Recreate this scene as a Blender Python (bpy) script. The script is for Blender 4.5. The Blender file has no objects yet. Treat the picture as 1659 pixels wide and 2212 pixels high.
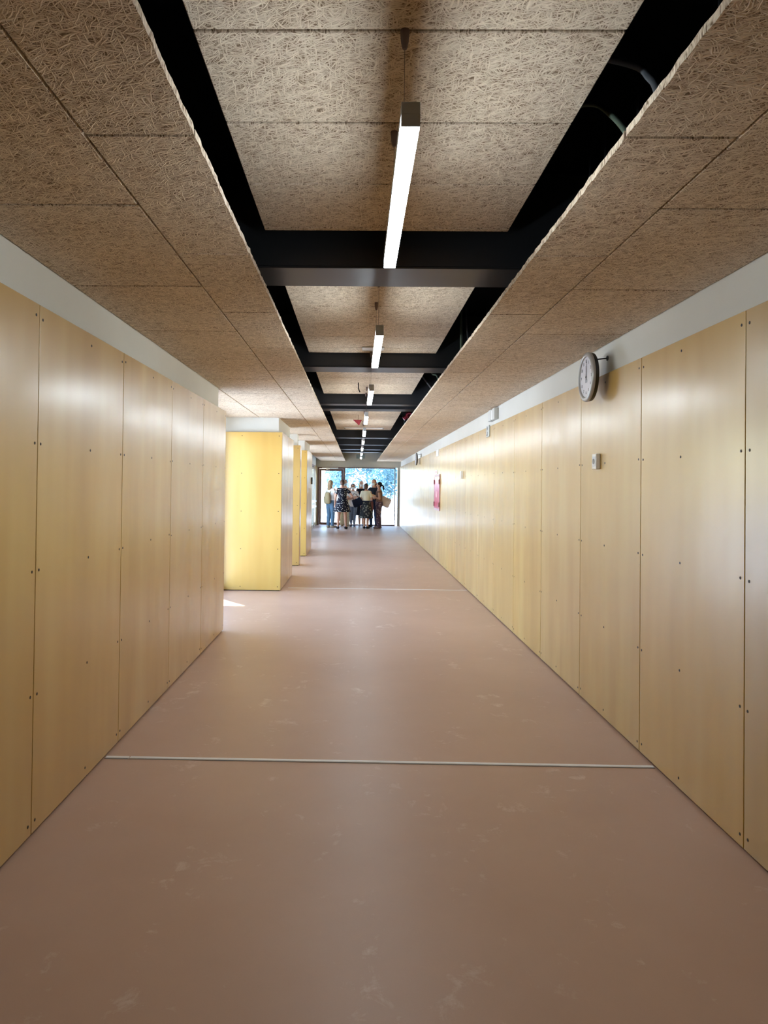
import bpy, bmesh, math, random
from mathutils import Vector, Matrix, Euler, noise

random.seed(7)
SC = bpy.context.scene
COL = SC.collection
R = math.radians

# ------------------------------------------------------------------ camera
FPX = 1600.0
YAW, PITCH, ROLL, PCX, PCY = 0.0166, 0.0135, 0.0117, 745.4156, 1028.9079
EYE = 1.5
def make_camera():
    cd = bpy.data.cameras.new('camera')
    cd.sensor_fit = 'VERTICAL'
    cd.sensor_height = 36.0
    cd.sensor_width = 27.0
    cd.lens = FPX / 2212 * 36.0
    cd.shift_x = (829.5 - PCX) / 2212
    cd.shift_y = (PCY - 1106.0) / 2212
    cd.clip_start = 0.05
    cd.clip_end = 400
    cam = bpy.data.objects.new('camera', cd)
    COL.objects.link(cam)
    cy, sy = math.cos(YAW), math.sin(YAW)
    r = Vector((cy, sy, 0)); f = Vector((-sy, cy, 0)); u = Vector((0, 0, 1))
    cp, sp = math.cos(PITCH), math.sin(PITCH)
    f, u = f * cp + u * sp, u * cp - f * sp
    cr, sr = math.cos(ROLL), math.sin(ROLL)
    r, u = r * cr + u * sr, u * cr - r * sr
    m = Matrix((r, u, -f)).transposed().to_4x4()
    m.translation = Vector((0, 0, EYE))
    cam.matrix_world = m
    SC.camera = cam
make_camera()

# ------------------------------------------------------------------ light
SUN_EL, SUN_AZ = 68.0, 0.0
LAMP_STRENGTH = 48.0
def make_light():
    w = bpy.data.worlds.new('world'); SC.world = w; w.use_nodes = True
    nt = w.node_tree; nt.nodes.clear()
    out = nt.nodes.new('ShaderNodeOutputWorld')
    bg = nt.nodes.new('ShaderNodeBackground')
    sky = nt.nodes.new('ShaderNodeTexSky')
    sky.sky_type = 'NISHITA'
    sky.sun_disc = False
    sky.sun_elevation = R(SUN_EL)
    sky.sun_rotation = R(270)
    sky.air_density = 1.2
    sky.dust_density = 0.6
    bg.inputs['Strength'].default_value = 1.5
    nt.links.new(sky.outputs[0], bg.inputs['Color'])
    nt.links.new(bg.outputs[0], out.inputs['Surface'])
    sl = bpy.data.lights.new('sun', 'SUN')
    sl.energy = 20.0
    sl.angle = R(0.6)
    sl.color = (1.0, 0.975, 0.94)
    so = bpy.data.objects.new('sun', sl); COL.objects.link(so)
    e, a = R(SUN_EL), R(SUN_AZ)
    d = Vector((math.cos(e) * math.cos(a), math.cos(e) * math.sin(a), -math.sin(e)))
    so.rotation_euler = d.to_track_quat('-Z', 'Y').to_euler()
    so.location = (-8, 10, 20)
make_light()
vs = SC.view_settings
vs.view_transform = 'Standard'
vs.look = 'None'
vs.gamma = 1.0
vs.use_curve_mapping = False
vs.exposure = 0.2

# ------------------------------------------------------------------ helpers
class MB:
    def __init__(s):
        s.v = []; s.f = []
    def add(s, verts, faces):
        o = len(s.v)
        s.v += [tuple(q) for q in verts]
        s.f += [tuple(i + o for i in q) for q in faces]
        return s
    def box(s, x0, x1, y0, y1, z0, z1):
        return s.add([(x0,y0,z0),(x1,y0,z0),(x1,y1,z0),(x0,y1,z0),(x0,y0,z1),(x1,y0,z1),(x1,y1,z1),(x0,y1,z1)],
                     [(0,3,2,1),(4,5,6,7),(0,1,5,4),(1,2,6,5),(2,3,7,6),(3,0,4,7)])
    def cbox(s, x0, x1, y0, y1, z0, z1, c):
        # box with chamfered edges (hull of 24 points)
        bm = bmesh.new()
        for x, sx in ((x0, 1), (x1, -1)):
            for y, sy in ((y0, 1), (y1, -1)):
                for z, sz in ((z0, 1), (z1, -1)):
                    bm.verts.new((x + sx*c, y + sy*c, z)); bm.verts.new((x + sx*c, y, z + sz*c)); bm.verts.new((x, y + sy*c, z + sz*c))
        bmesh.ops.convex_hull(bm, input=bm.verts)
        bmesh.ops.dissolve_limit(bm, angle_limit=0.01, verts=bm.verts, edges=bm.edges)
        bm.verts.ensure_lookup_table(); bm.verts.index_update()
        s.add([v.co[:] for v in bm.verts], [[v.index for v in f.verts] for f in bm.faces])
        bm.free()
        return s
    def prism(s, pts, z0, z1):
        n = len(pts)
        return s.add([(x, y, z0) for x, y in pts] + [(x, y, z1) for x, y in pts],
                     [tuple(range(n))[::-1], tuple(range(n, 2*n))] + [(i, (i+1) % n, (i+1) % n + n, i + n) for i in range(n)])
    def tube(s, pts, rad, seg=10, cap=True):
        pts = [Vector(p) for p in pts]
        if not isinstance(rad, (list, tuple)): rad = [rad] * len(pts)
        prev = None; rings = []
        for i, p in enumerate(pts):
            t = (pts[min(i+1, len(pts)-1)] - pts[max(i-1, 0)]).normalized()
            if prev is None:
                a = Vector((0,0,1)) if abs(t.z) < 0.9 else Vector((1,0,0))
                n = t.cross(a).normalized()
            else:
                n = (prev - t * prev.dot(t)).normalized()
            prev = n; b = t.cross(n)
            rings.append([p + (n*math.cos(2*math.pi*k/seg) + b*math.sin(2*math.pi*k/seg)) * rad[i] for k in range(seg)])
        return s.loft(rings, cap)
    def loft(s, rings, cap=True):
        n = len(rings[0]); vs_ = [q for r_ in rings for q in r_]; fs = []
        for i in range(len(rings) - 1):
            for k in range(n):
                fs.append((i*n+k, i*n+(k+1) % n, (i+1)*n+(k+1) % n, (i+1)*n+k))
        if cap:
            fs.append(tuple(range(n))[::-1]); fs.append(tuple((len(rings)-1)*n + k for k in range(n)))
        return s.add(vs_, fs)
    def rings(s, rr, seg=20, cap=True):
        # rr: (cx, cy, z, rx, ry)
        return s.loft([[(cx + rx*math.cos(2*math.pi*k/seg), cy + ry*math.sin(2*math.pi*k/seg), z) for k in range(seg)] for cx, cy, z, rx, ry in rr], cap)
    def ball(s, c, r, seg=12, rows=8):
        if not isinstance(r, (list, tuple)): r = (r, r, r)
        rr = []
        for i in range(rows + 1):
            a = -math.pi/2 + math.pi * (i if 0 < i < rows else (0.08 if i == 0 else rows - 0.08)) / rows
            rr.append((c[0], c[1], c[2] + r[2]*math.sin(a), r[0]*math.cos(a), r[1]*math.cos(a)))
        return s.rings(rr, seg)
    def disc_x(s, x0, x1, cy, cz, r, seg=40, r1=None):
        r1 = r if r1 is None else r1
        return s.loft([[(x, cy + q*math.cos(2*math.pi*k/seg), cz + q*math.sin(2*math.pi*k/seg)) for k in range(seg)] for x, q in ((x0, r), (x1, r1))])
    def limb(s, pts, rad, seg=12):
        s.tube(pts, rad, seg)
        s.ball(pts[0], rad[0]); s.ball(pts[-1], rad[-1])
        for p, r in list(zip(pts, rad))[1:-1]: s.ball(p, r)
        return s
    def mesh(s, name, smooth=False):
        me = bpy.data.meshes.new(name)
        me.from_pydata(s.v, [], s.f)
        bm = bmesh.new(); bm.from_mesh(me)
        bmesh.ops.recalc_face_normals(bm, faces=bm.faces)
        bm.to_mesh(me); bm.free()
        if smooth:
            for p in me.polygons: p.use_smooth = True
        me.update()
        return me
    def build(s, name, mat, parent=None, smooth=False):
        me = s.mesh(name, smooth)
        if mat: me.materials.append(mat)
        return link(name, me, parent)

def link(name, data, parent=None):
    o = bpy.data.objects.new(name, data)
    COL.objects.link(o)
    if parent: o.parent = parent
    return o
def empty(name, loc=(0,0,0), rz=0):
    o = link(name, None); o.location = loc; o.rotation_euler = (0,0,rz); o.empty_display_size = 0.1
    return o
def tag(o, label=None, cat=None, group=None, kind=None):
    if label: o['label'] = label
    if cat: o['category'] = cat
    if group: o['group'] = group
    if kind: o['kind'] = kind
    return o
def struct(o, label=None): return tag(o, label, None, None, 'structure')
def copy_tree(o, parent=None):
    c = o.copy(); COL.objects.link(c)
    if parent: c.parent = parent
    for ch in list(o.children): copy_tree(ch, c)
    return c

# ------------------------------------------------------------------ materials
def srgb(r, g, b):
    f = lambda c: (c/255/12.92) if c/255 <= 0.04045 else ((c/255 + 0.055)/1.055)**2.4
    return (f(r), f(g), f(b), 1)
class NT:
    def __init__(s, name):
        s.m = bpy.data.materials.new(name); s.m.use_nodes = True
        s.t = s.m.node_tree; s.t.nodes.clear()
        s.out = s.t.nodes.new('ShaderNodeOutputMaterial')
    def n(s, typ, **kw):
        x = s.t.nodes.new('ShaderNode' + typ)
        for k, v in kw.items(): setattr(x, k, v)
        return x
    def l(s, a, b): s.t.links.new(a, b)
    def math(s, op, a, b=None, c=None, clamp=False):
        x = s.n('Math', operation=op, use_clamp=clamp)
        for i, q in enumerate((a, b, c)):
            if q is None: continue
            if isinstance(q, (int, float)): x.inputs[i].default_value = q
            else: s.l(q, x.inputs[i])
        return x.outputs[0]
    def vmath(s, op, a, b):
        x = s.n('VectorMath', operation=op)
        for i, q in enumerate((a, b)):
            if isinstance(q, (tuple, list)): x.inputs[i].default_value = q
            else: s.l(q, x.inputs[i])
        return x.outputs[0]
    def ramp(s, fac, stops):
        x = s.n('ValToRGB'); cr = x.color_ramp
        c4 = lambda c: c if len(c) == 4 else (*c, 1)
        cr.elements.remove(cr.elements[1])
        cr.elements[0].position = stops[0][0]; cr.elements[0].color = c4(stops[0][1])
        for p, c in stops[1:]:
            e = cr.elements.new(p); e.color = c4(c)
        s.l(fac, x.inputs[0]); return x.outputs[0]
    def noise(s, vec, scale, detail=3, rough=0.5, dist=0.0):
        x = s.n('TexNoise'); x.inputs['Scale'].default_value = scale; x.inputs['Detail'].default_value = detail
        x.inputs['Roughness'].default_value = rough; x.inputs['Distortion'].default_value = dist
        s.l(vec, x.inputs['Vector']); return x.outputs['Fac']
    def mix(s, fac, a, b):
        x = s.n('Mix', data_type='RGBA')
        for i, q in ((0, fac), (6, a), (7, b)):
            if isinstance(q, (int, float)): x.inputs[i].default_value = q
            elif isinstance(q, tuple): x.inputs[i].default_value = q if len(q) == 4 else (*q, 1)
            else: s.l(q, x.inputs[i])
        return x.outputs[2]
    def pos(s): return s.n('NewGeometry').outputs['Position']
    def objc(s): return s.n('TexCoord').outputs['Object']
    def rnd(s): return s.n('ObjectInfo').outputs['Random']
    def bump(s, h, strength, dist):
        x = s.n('Bump'); x.inputs['Strength'].default_value = strength; x.inputs['Distance'].default_value = dist
        s.l(h, x.inputs['Height']); return x.outputs['Normal']
    def bsdf(s, color=None, rough=0.5, metal=0.0, spec=0.5, normal=None, coat=0.0, coat_rough=0.1):
        b = s.n('BsdfPrincipled')
        for nm, q in (('Base Color', color), ('Roughness', rough), ('Metallic', metal), ('Specular IOR Level', spec), ('Coat Weight', coat), ('Coat Roughness', coat_rough)):
            if q is None: continue
            if isinstance(q, (int, float, tuple)): b.inputs[nm].default_value = q
            else: s.l(q, b.inputs[nm])
        if normal: s.l(normal, b.inputs['Normal'])
        s.l(b.outputs[0], s.out.inputs['Surface'])
        return b

def plain(name, col, rough=0.5, metal=0.0, var=0.08, scale=6.0, spec=0.5):
    t = NT(name); p = t.objc()
    n = t.noise(p, scale, 3)
    c2 = tuple(max(0, min(1, q * (1 - var))) for q in col[:3]) + (1,)
    c1 = tuple(max(0, min(1, q * (1 + var))) for q in col[:3]) + (1,)
    t.bsdf(t.mix(n, c2, c1), rough, metal, spec)
    return t.m

def mat_woodwool():
    t = NT('wood_wool_board')
    p = t.pos(); rn = t.rnd()
    off = t.n('CombineXYZ'); t.l(t.math('MULTIPLY', rn, 37.0), off.inputs[0]); t.l(t.math('MULTIPLY', rn, 91.0), off.inputs[1])
    p = t.vmath('ADD', p, off.outputs[0])
    wob = t.n('TexNoise'); wob.inputs['Scale'].default_value = 14; wob.inputs['Detail'].default_value = 2; t.l(p, wob.inputs['Vector'])
    w = t.vmath('MULTIPLY', t.vmath('SUBTRACT', wob.outputs['Color'], (0.5,0.5,0.5)), (0.03,0.03,0.03))
    pw = t.vmath('ADD', p, w)
    best = None
    for i, (ang, sc) in enumerate(((12, 1.0), (50, 1.0), (88, 0.9), (128, 1.1), (163, 1.0), (30, 0.75))):
        m0 = t.n('Mapping'); m0.inputs['Rotation'].default_value = (0, 0, R(ang)); t.l(pw, m0.inputs['Vector'])
        m = t.n('Mapping'); m.inputs['Location'].default_value = (i*3.1, i*1.7, 0)
        m.inputs['Scale'].default_value = (19*sc, 210*sc, 40)
        t.l(m0.outputs[0], m.inputs['Vector'])
        q = t.noise(m.outputs[0], 1.0, 0.0)
        best = q if best is None else t.math('MAXIMUM', best, q)
    # surface cover: where no strand comes near the face there is a pit, its shade painted as darker colour
    big = t.noise(p, 3.0, 2)
    fac = t.math('ADD', best, t.math('MULTIPLY', t.math('SUBTRACT', big, 0.5), 0.10))
    col = t.ramp(fac, [(0.52, srgb(128, 111, 95)), (0.585, srgb(190, 176, 160)), (0.66, srgb(215, 205, 192)), (0.80, srgb(236, 229, 218))])
    hue = t.mix(t.noise(p, 1.3, 3), srgb(255, 243, 226), srgb(255, 250, 242))
    mul = t.n('Mix', data_type='RGBA', blend_type='MULTIPLY'); mul.inputs[0].default_value = 1.0
    t.l(col, mul.inputs[6]); t.l(hue, mul.inputs[7])
    t.bsdf(mul.outputs[2], 0.92, 0, 0.15, t.bump(fac, 0.5, 0.012))
    return t.m

def mat_panel():
    t = NT('yellow_varnished_panel')
    p = t.pos(); rn = t.rnd()
    off = t.n('CombineXYZ')
    for i in range(3): t.l(t.math('MULTIPLY', rn, 13.0 + 7*i), off.inputs[i])
    po = t.vmath('ADD', p, off.outputs[0])
    m = t.n('Mapping'); m.inputs['Scale'].default_value = (3.2, 3.2, 0.45); t.l(po, m.inputs['Vector'])
    streak = t.noise(m.outputs[0], 1.0, 2, 0.5)
    blot = t.noise(po, 1.1, 3, 0.5)
    c = t.ramp(streak, [(0.30, srgb(187, 147, 69)), (0.50, srgb(196, 157, 80)), (0.72, srgb(205, 171, 97))])
    c = t.mix(t.math('MULTIPLY', blot, 0.25), c, srgb(208, 180, 112))
    hs = t.n('HueSaturation'); t.l(c, hs.inputs['Color'])
    t.l(t.math('ADD', 0.94, t.math('MULTIPLY', rn, 0.12)), hs.inputs['Value'])
    t.l(t.math('ADD', 0.93, t.math('MULTIPLY', t.math('FRACT', t.math('MULTIPLY', rn, 7.3)), 0.12)), hs.inputs['Saturation'])
    mr = t.n('Mapping'); mr.inputs['Scale'].default_value = (4.5, 4.5, 1.3); t.l(po, mr.inputs['Vector'])
    rr = t.noise(mr.outputs[0], 1.0, 2, 0.5)
    coat = t.math('ADD', 0.50, t.math('MULTIPLY', rr, 0.9), clamp=True)
    bmp = t.noise(po, 7.0, 1.0, 0.5)
    b = t.bsdf(hs.outputs[0], 0.42, 0, 0.5, t.bump(bmp, 0.16, 0.006), coat, 0.25)
    b.inputs['Coat IOR'].default_value = 1.58
    return t.m

def mat_floor():
    t = NT('dusty_terracotta_floor')
    p = t.pos()
    a = t.noise(p, 0.7, 5, 0.6)
    b = t.noise(p, 5.0, 5, 0.6)
    fine = t.noise(p, 260, 2, 0.5)
    c = t.ramp(a, [(0.25, srgb(182, 146, 124)), (0.55, srgb(193, 158, 136)), (0.8, srgb(203, 170, 150))])
    c = t.mix(t.math('MULTIPLY', b, 0.22), c, srgb(200, 172, 155))
    c = t.mix(t.math('MULTIPLY', fine, 0.16), c, srgb(150, 116, 98))
    # chalky scuffs
    m = t.n('Mapping'); m.inputs['Scale'].default_value = (2.4, 1.1, 1); m.inputs['Rotation'].default_value = (0,0,0.5); t.l(p, m.inputs['Vector'])
    s1 = t.noise(m.outputs[0], 1.6, 6, 0.65, 0.6)
    s2 = t.noise(p, 9, 6, 0.7, 0.4)
    dust = t.ramp(t.math('MULTIPLY', s1, s2), [(0.32, (0,0,0,1)), (0.44, (1,1,1,1))])
    c = t.mix(t.math('MULTIPLY', dust, 0.55), c, srgb(226, 208, 194))
    t.bsdf(c, 0.40, 0, 0.5, t.bump(b, 0.05, 0.01))
    return t.m

def mat_plaster():
    t = NT('off_white_plaster'); p = t.pos()
    n = t.noise(p, 2.0, 4); f = t.noise(p, 120, 2)
    t.bsdf(t.mix(n, srgb(214, 212, 202), srgb(224, 223, 214)), 0.7, 0, 0.3, t.bump(f, 0.05, 0.002))
    return t.m

def mat_glass(name, tint, refl=0.08):
    t = NT(name)
    tr = t.n('BsdfTransparent'); tr.inputs[0].default_value = tint
    gl = t.n('BsdfGlossy'); gl.inputs['Roughness'].default_value = 0.02; gl.inputs['Color'].default_value = (0.9,0.95,1,1)
    lw = t.n('LayerWeight'); lw.inputs['Blend'].default_value = 0.5
    fr = t.math('ADD', 0.02, t.math('MULTIPLY', t.math('POWER', lw.outputs['Facing'], 5.0), 0.6))
    mx = t.n('MixShader'); t.l(fr, mx.inputs[0]); t.l(tr.outputs[0], mx.inputs[1]); t.l(gl.outputs[0], mx.inputs[2])
    t.l(mx.outputs[0], t.out.inputs['Surface'])
    return t.m

def mat_emit(name, col, s):
    t = NT(name); e = t.n('Emission'); e.inputs[0].default_value = col; e.inputs[1].default_value = s
    t.l(e.outputs[0], t.out.inputs['Surface']); return t.m

def mat_leaf():
    t = NT('haze_blue_leaf'); rn = t.rnd()
    n = t.noise(t.pos(), 3.0, 3)
    c = t.mix(n, (0.08, 0.17, 0.20, 1), (0.20, 0.34, 0.38, 1))  # bluish haze and overexposure put into the leaf colour
    b = t.bsdf(c, 0.6, 0, 0.3)
    tl = t.n('BsdfTranslucent'); t.l(c, tl.inputs[0])
    mx = t.n('MixShader'); mx.inputs[0].default_value = 0.45
    t.l(b.outputs[0], mx.inputs[1]); t.l(tl.outputs[0], mx.inputs[2]); t.l(mx.outputs[0], t.out.inputs['Surface'])
    return t.m

def mat_spots(name, base, spot, scale, lo, hi):
    t = NT(name); p = t.objc()
    v = t.n('TexVoronoi'); v.inputs['Scale'].default_value = scale; t.l(p, v.inputs['Vector'])
    nz = t.noise(p, scale*1.5, 3)
    d = t.math('ADD', v.outputs['Distance'], t.math('MULTIPLY', nz, 0.25))
    t.bsdf(t.ramp(d, [(lo, spot), (hi, base)]), 0.85, 0, 0.2)
    return t.m
def mat_check(name, a, b, scale):
    t = NT(name); p = t.objc()
    w1 = t.n('TexWave'); w1.bands_direction = 'X'; w1.inputs['Scale'].default_value = scale; t.l(p, w1.inputs[0])
    w2 = t.n('TexWave'); w2.bands_direction = 'Z'; w2.inputs['Scale'].default_value = scale; t.l(p, w2.inputs[0])
    t.bsdf(t.mix(t.math('MULTIPLY', w1.outputs['Fac'], w2.outputs['Fac']), a, b), 0.85, 0, 0.2)
    return t.m

M = {
 'wool': mat_woodwool(), 'panel': mat_panel(), 'floor': mat_floor(), 'plaster': mat_plaster(),
 'steel': plain('black_painted_steel', (0.020, 0.021, 0.025, 1), 0.42, 0, 0.15),
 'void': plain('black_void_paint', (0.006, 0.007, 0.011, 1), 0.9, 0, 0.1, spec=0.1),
 'voidblue': plain('dark_blue_void_lining', (0.010, 0.018, 0.032, 1), 0.8, 0, 0.2, spec=0.2),
 'gap': plain('dark_batten', (0.02, 0.014, 0.010, 1), 0.9),
 'screw': plain('dark_screw_head', (0.022, 0.017, 0.013, 1), 0.6, 0.2),
 'alu': plain('white_aluminium_strip', srgb(240, 241, 243), 0.45, 0.0, 0.03),
 'housing': plain('grey_lamp_housing', srgb(214, 220, 226), 0.5, 0.0, 0.05),
 'diffuser': mat_emit('lamp_diffuser', (0.84, 0.94, 1.0, 1), LAMP_STRENGTH),
 'wire': plain('thin_steel_wire', srgb(120, 110, 104), 0.4, 0.6),
 'fitting': plain('mauve_grey_fitting', srgb(128, 112, 112), 0.6),
 'brown': plain('brown_window_frame', srgb(112, 84, 78), 0.5),
 'glass': mat_glass('clear_glass', (0.93, 0.97, 1.0, 1)),
 'white': plain('white_plastic', srgb(247, 247, 245), 0.35, 0, 0.03),
 'greyp': plain('grey_plastic', srgb(150, 150, 146), 0.5, 0, 0.05),
 'black': plain('black_plastic', (0.01, 0.01, 0.011, 1), 0.4),
 'rim': plain('silver_grey_rim', srgb(176, 176, 174), 0.35, 0.3, 0.05),
 'face': plain('white_dial', srgb(226, 226, 234), 0.3, 0, 0.02),
 'ink': plain('dark_ink', srgb(60, 60, 70), 0.6),
 'red': plain('red_paint_with_sheen', srgb(214, 92, 116), 0.2, 0, 0.06),  # lighter, pinker red: sheen put into the colour
 'dred': plain('dark_red_clip', srgb(120, 24, 34), 0.4),
 'pinkframe': plain('pale_cabinet_frame', srgb(186, 150, 160), 0.35, 0.2),
 'conduit': plain('green_grey_conduit', srgb(128, 146, 128), 0.5),
 'conduit2': plain('grey_conduit', srgb(110, 114, 120), 0.5),
 'ground': plain('pale_paving', (0.60, 0.62, 0.64, 1), 0.9, 0, 0.08, 1.5),
 'bark': plain('pale_bark', srgb(140, 150, 150), 0.9),
 'leaf': mat_leaf(),
 'renderwall': plain('pale_render', (0.72, 0.76, 0.78, 1), 0.9, 0, 0.04),
 'roof': plain('grey_roof', (0.25, 0.25, 0.25, 1), 0.9),
}

# ------------------------------------------------------------------ dimensions
XL, XR, ZP, ZC = -1.362, 1.6233, 2.259, 2.471
XLW, XRW = -1.412, 1.663           # plaster faces behind the panels
Y0, YE = -6.0, 28.5                # back and far end of the corridor
XF = -1.95                         # glazed facade on the left
OPL, OPR = -0.46, 0.725            # ceiling opening
ZU, ZB = 2.77, 2.635               # raft and beam undersides
XPIER = -1.075

# ------------------------------------------------------------------ setting: floor, ground, roof
flo = struct(MB().box(XF - 0.1, XRW + 0.2, Y0 - 0.2, YE + 0.2, -0.06, 0.0).build('floor', M['floor']), 'dusty terracotta coloured smooth floor of the corridor')
def strip(x0, x1, y, w, h, mat, nm='joint_strip'):
    mb = MB().cbox(x0, x1, y - w/2, y + w/2, -0.004, h, 0.0015)
    return mb.build(nm, mat, flo)
strip(XL + 0.004, -1.232, 4.053, 0.027, 0.006, M['alu']); strip(-1.226, XR - 0.004, 4.053, 0.027, 0.006, M['alu'])
MB().box(XL, XR, 4.036, 4.0385, -0.003, 0.0006).build('joint_edge', M['gap'], flo); MB().box(XL, XR, 4.0675, 4.0705, -0.003, 0.0006).build('joint_edge', M['gap'], flo)
strip(-1.0, XR - 0.004, 10.88, 0.022, 0.003, M['alu'])
ground = struct(MB().box(-70, 70, -40, 140, -0.3, -0.08).build('ground', M['ground']), 'pale sunlit paving outside the building')
# roof slab with eaves, black underside seen through the ceiling gap
rp = [(XRW + 0.3, Y0 - 0.3), (XRW + 0.3, YE + 0.5), (-3.6, YE + 0.5), (-3.6, 10.46), (-2.66, 9.22), (-2.67, 9.19), (-3.6, 9.17), (-3.6, Y0 - 0.3)]  # unseen left eave, slanted notch added to shape the sun patch
struct(MB().prism(rp, 3.16, 3.3).build('ceiling_void', M['void']), 'black roof deck above the open ceiling slot')

# ------------------------------------------------------------------ wall panels
screw_me = None
def screw_mesh():
    mb = MB().disc_x(-0.0012, 0.0012, 0, 0, 0.0066, 10)
    me = mb.mesh('screw'); me.materials.append(M['screw']); return me
screw_me = screw_mesh()
SZ = (2.205, 1.67, 1.13, 0.595, 0.06)
GAP = 0.0034
def panel_x(parent, xface, y0, y1, sgn, z0=0.012, z1=ZP, screws=True, mid=True, gap=GAP):
    """panel whose face looks towards sgn*X"""
    xb = xface - sgn * 0.018
    pn = MB().cbox(min(xface, xb), max(xface, xb), y0 + gap, y1 - gap, z0, z1, 0.0012).build('panel', M['panel'], parent)
    if screws:
        ys = [y0 + 0.032, y1 - 0.032] + ([(y0 + y1)/2 + 0.05] if mid else [])
        for z in SZ:
            for y in ys:
                s = link('screw', screw_me, pn); s.location = (xface, y + random.uniform(-.004, .004), z + random.uniform(-.006, .006))
    return pn
def panel_y(parent, yface, x0, x1, sgn, z0=0.012, z1=ZP, screws=True):
    yb = yface - sgn * 0.018
    pn = MB().cbox(x0 + GAP, x1 - GAP, min(yface, yb), max(yface, yb), z0, z1, 0.0012).build('panel', M['panel'], parent)
    if screws:
        for z in SZ:
            for x in (x0 + 0.30 if x1 - x0 > 0.6 else x0 + 0.1, x1 - 0.045):
                s = link('screw', screw_me, pn); s.location = (x, yface, z); s.rotation_euler = (0, 0, R(90))
    return pn

# right wall
wr = struct(MB().box(XRW, XRW + 0.2, Y0, YE, 0, 3.16).build('wall_right', M['plaster']), 'long right wall, white plaster strip above glossy yellow panels')
MB().box(XR + 0.0185, XRW + 0.01, Y0, YE, 0.0, ZP - 0.012).build('backing', M['gap'], wr)
ys = [3.128 + 1.1415*k for k in range(-8, 23)]
for a, b in zip(ys[:-1], ys[1:]):
    b2 = min(b, YE)
    if a > YE - 0.05: break
    panel_x(wr, XR, max(a, Y0), b2, -1, screws=(2.0 <= b <= 15.5), gap=0.0042 if abs(a-3.128) < .01 else GAP)
# left wall near the camera
wl = struct(MB().box(XLW - 0.2, XLW, Y0, 7.44, 0, 3.16).box(XF, XLW - 0.2, 7.24, 7.44, 0, 3.16).build('wall_left', M['plaster']), 'near left wall, white plaster strip above glossy yellow panels')
MB().box(XLW - 0.01, XL - 0.0185, Y0, 7.60, 0.0, ZP - 0.012).box(XF, XLW - 0.01, 7.43, 7.60, 0.0, ZP - 0.012).build('backing', M['gap'], wl)
ys = [3.129 - 1.14*k for k in range(8, 0, -1)] + [3.129, 4.268, 5.397, 6.504, 7.62]
for a, b in zip(ys[:-1], ys[1:]):
    panel_x(wl, XL, max(a, Y0), b, 1, screws=b > 2.0)
MB().cbox(XF, XL - 0.001, 7.602, 7.62, 0.012, ZP, 0.001).build('panel', M['panel'], wl)
# wall added behind the camera to keep sky light out
struct(MB().box(XF, XRW + 0.2, Y0 - 0.2, Y0, 0, 3.16).build('wall_back', M['plaster']), 'plain plaster wall added to close the unseen corridor end')

# piers between the window bays
def pier(y0, y1, label, wide):
    o = struct(MB().box(XF, XPIER - 0.06, y0 + 0.06, y1 - 0.06, 0, 3.16).build('wall_pier', M['plaster']), label)
    MB().box(XF + 0.01, XPIER - 0.019, y0 + 0.019, y1 - 0.019, 0, ZP - 0.012).build('backing', M['gap'], o)
    panel_y(o, y0, XF, XPIER, -1)
    n = 2 if wide else 1
    for k in range(n):
        a = y0 + (y1 - y0)*k/n; b = y0 + (y1 - y0)*(k+1)/n
        pn = MB().cbox(XPIER - 0.018, XPIER - 0.0003, a + (0.0185 if k == 0 else GAP), b - GAP, 0.012, ZP, 0.0012).build('panel', M['panel'], o)
    panel_y(o, y1, XF, XPIER - 0.019, 1, screws=False)
    return o
pier(10.53, 12.40, 'broad yellow panelled pier nearest the sun patch', True)
pier(13.87, 14.20, 'thin yellow panelled fin between two window bays', False)
pier(15.78, 17.56, 'yellow panelled pier before the far lobby', True)
# left wall of the end lobby
XE = -1.56
we = struct(MB().box(XF, XE - 0.03, 20.0, 20.3, 0, 3.16).box(XF, XE - 0.03, 20.3, 21.5, 2.35, 3.16).box(XF, XE - 0.03, 21.5, 24.61, 0, 3.16).box(XF, XE - 0.03, 26.75, YE, 0, 3.16).box(XF, XE - 0.03, 24.61, 26.75, 2.25, 3.16).build('wall_lobby', M['plaster']), 'left wall of the far lobby with white band on top')
MB().box(XE - 0.031, XE - 0.0185, 20.02, 20.3, 0, ZP - 0.012).box(XE - 0.031, XE - 0.0185, 21.5, 24.60, 0, ZP - 0.012).box(XE - 0.031, XE - 0.0185, 26.76, YE, 0, ZP - 0.012).build('backing', M['gap'], we)
for a, b in ((20.0, 20.3), (21.5, 22.5), (22.5, 23.55), (23.55, 24.60), (26.75, 27.7), (27.7, YE)):
    panel_x(we, XE, a, b, 1, screws=False)
panel_y(we, 19.985, XF, XE, -1, screws=False)

# facade windows on the left
def facade_window(i, y0, y1, label, x=None):
    o = struct(empty('window_%d' % i, (XF if x is None else x, (y0 + y1)/2, 0)), label)
    f = MB(); yy0, yy1 = y0 - (y0+y1)/2, y1 - (y0+y1)/2
    n = max(1, round((y1 - y0)/1.2))
    f.box(-0.04, 0.04, yy0, yy1, -0.02, 0.07).box(-0.04, 0.04, yy0, yy1, 2.27, 2.34)
    for k in range(n + 1):
        y = yy0 + (yy1 - yy0)*k/n; y = min(max(y, yy0 + 0.03), yy1 - 0.03)
        f.box(-0.04, 0.04, y - 0.03, y + 0.03, 0.07, 2.27)
    f.build('frame', M['brown'], o)
    for k in range(n):
        a = yy0 + (yy1 - yy0)*k/n + 0.03; b = yy0 + (yy1 - yy0)*(k+1)/n - 0.03
        MB().box(-0.006, 0.006, a, b, 0.07, 2.27).build('pane', M['glass'], o)
    MB().box(-0.08, 0.02, yy0, yy1, 2.34, 3.16).build('lintel', M['plaster'], o)
facade_window(1, 7.62, 10.53, 'glazed bay beside the near left wall')
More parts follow.
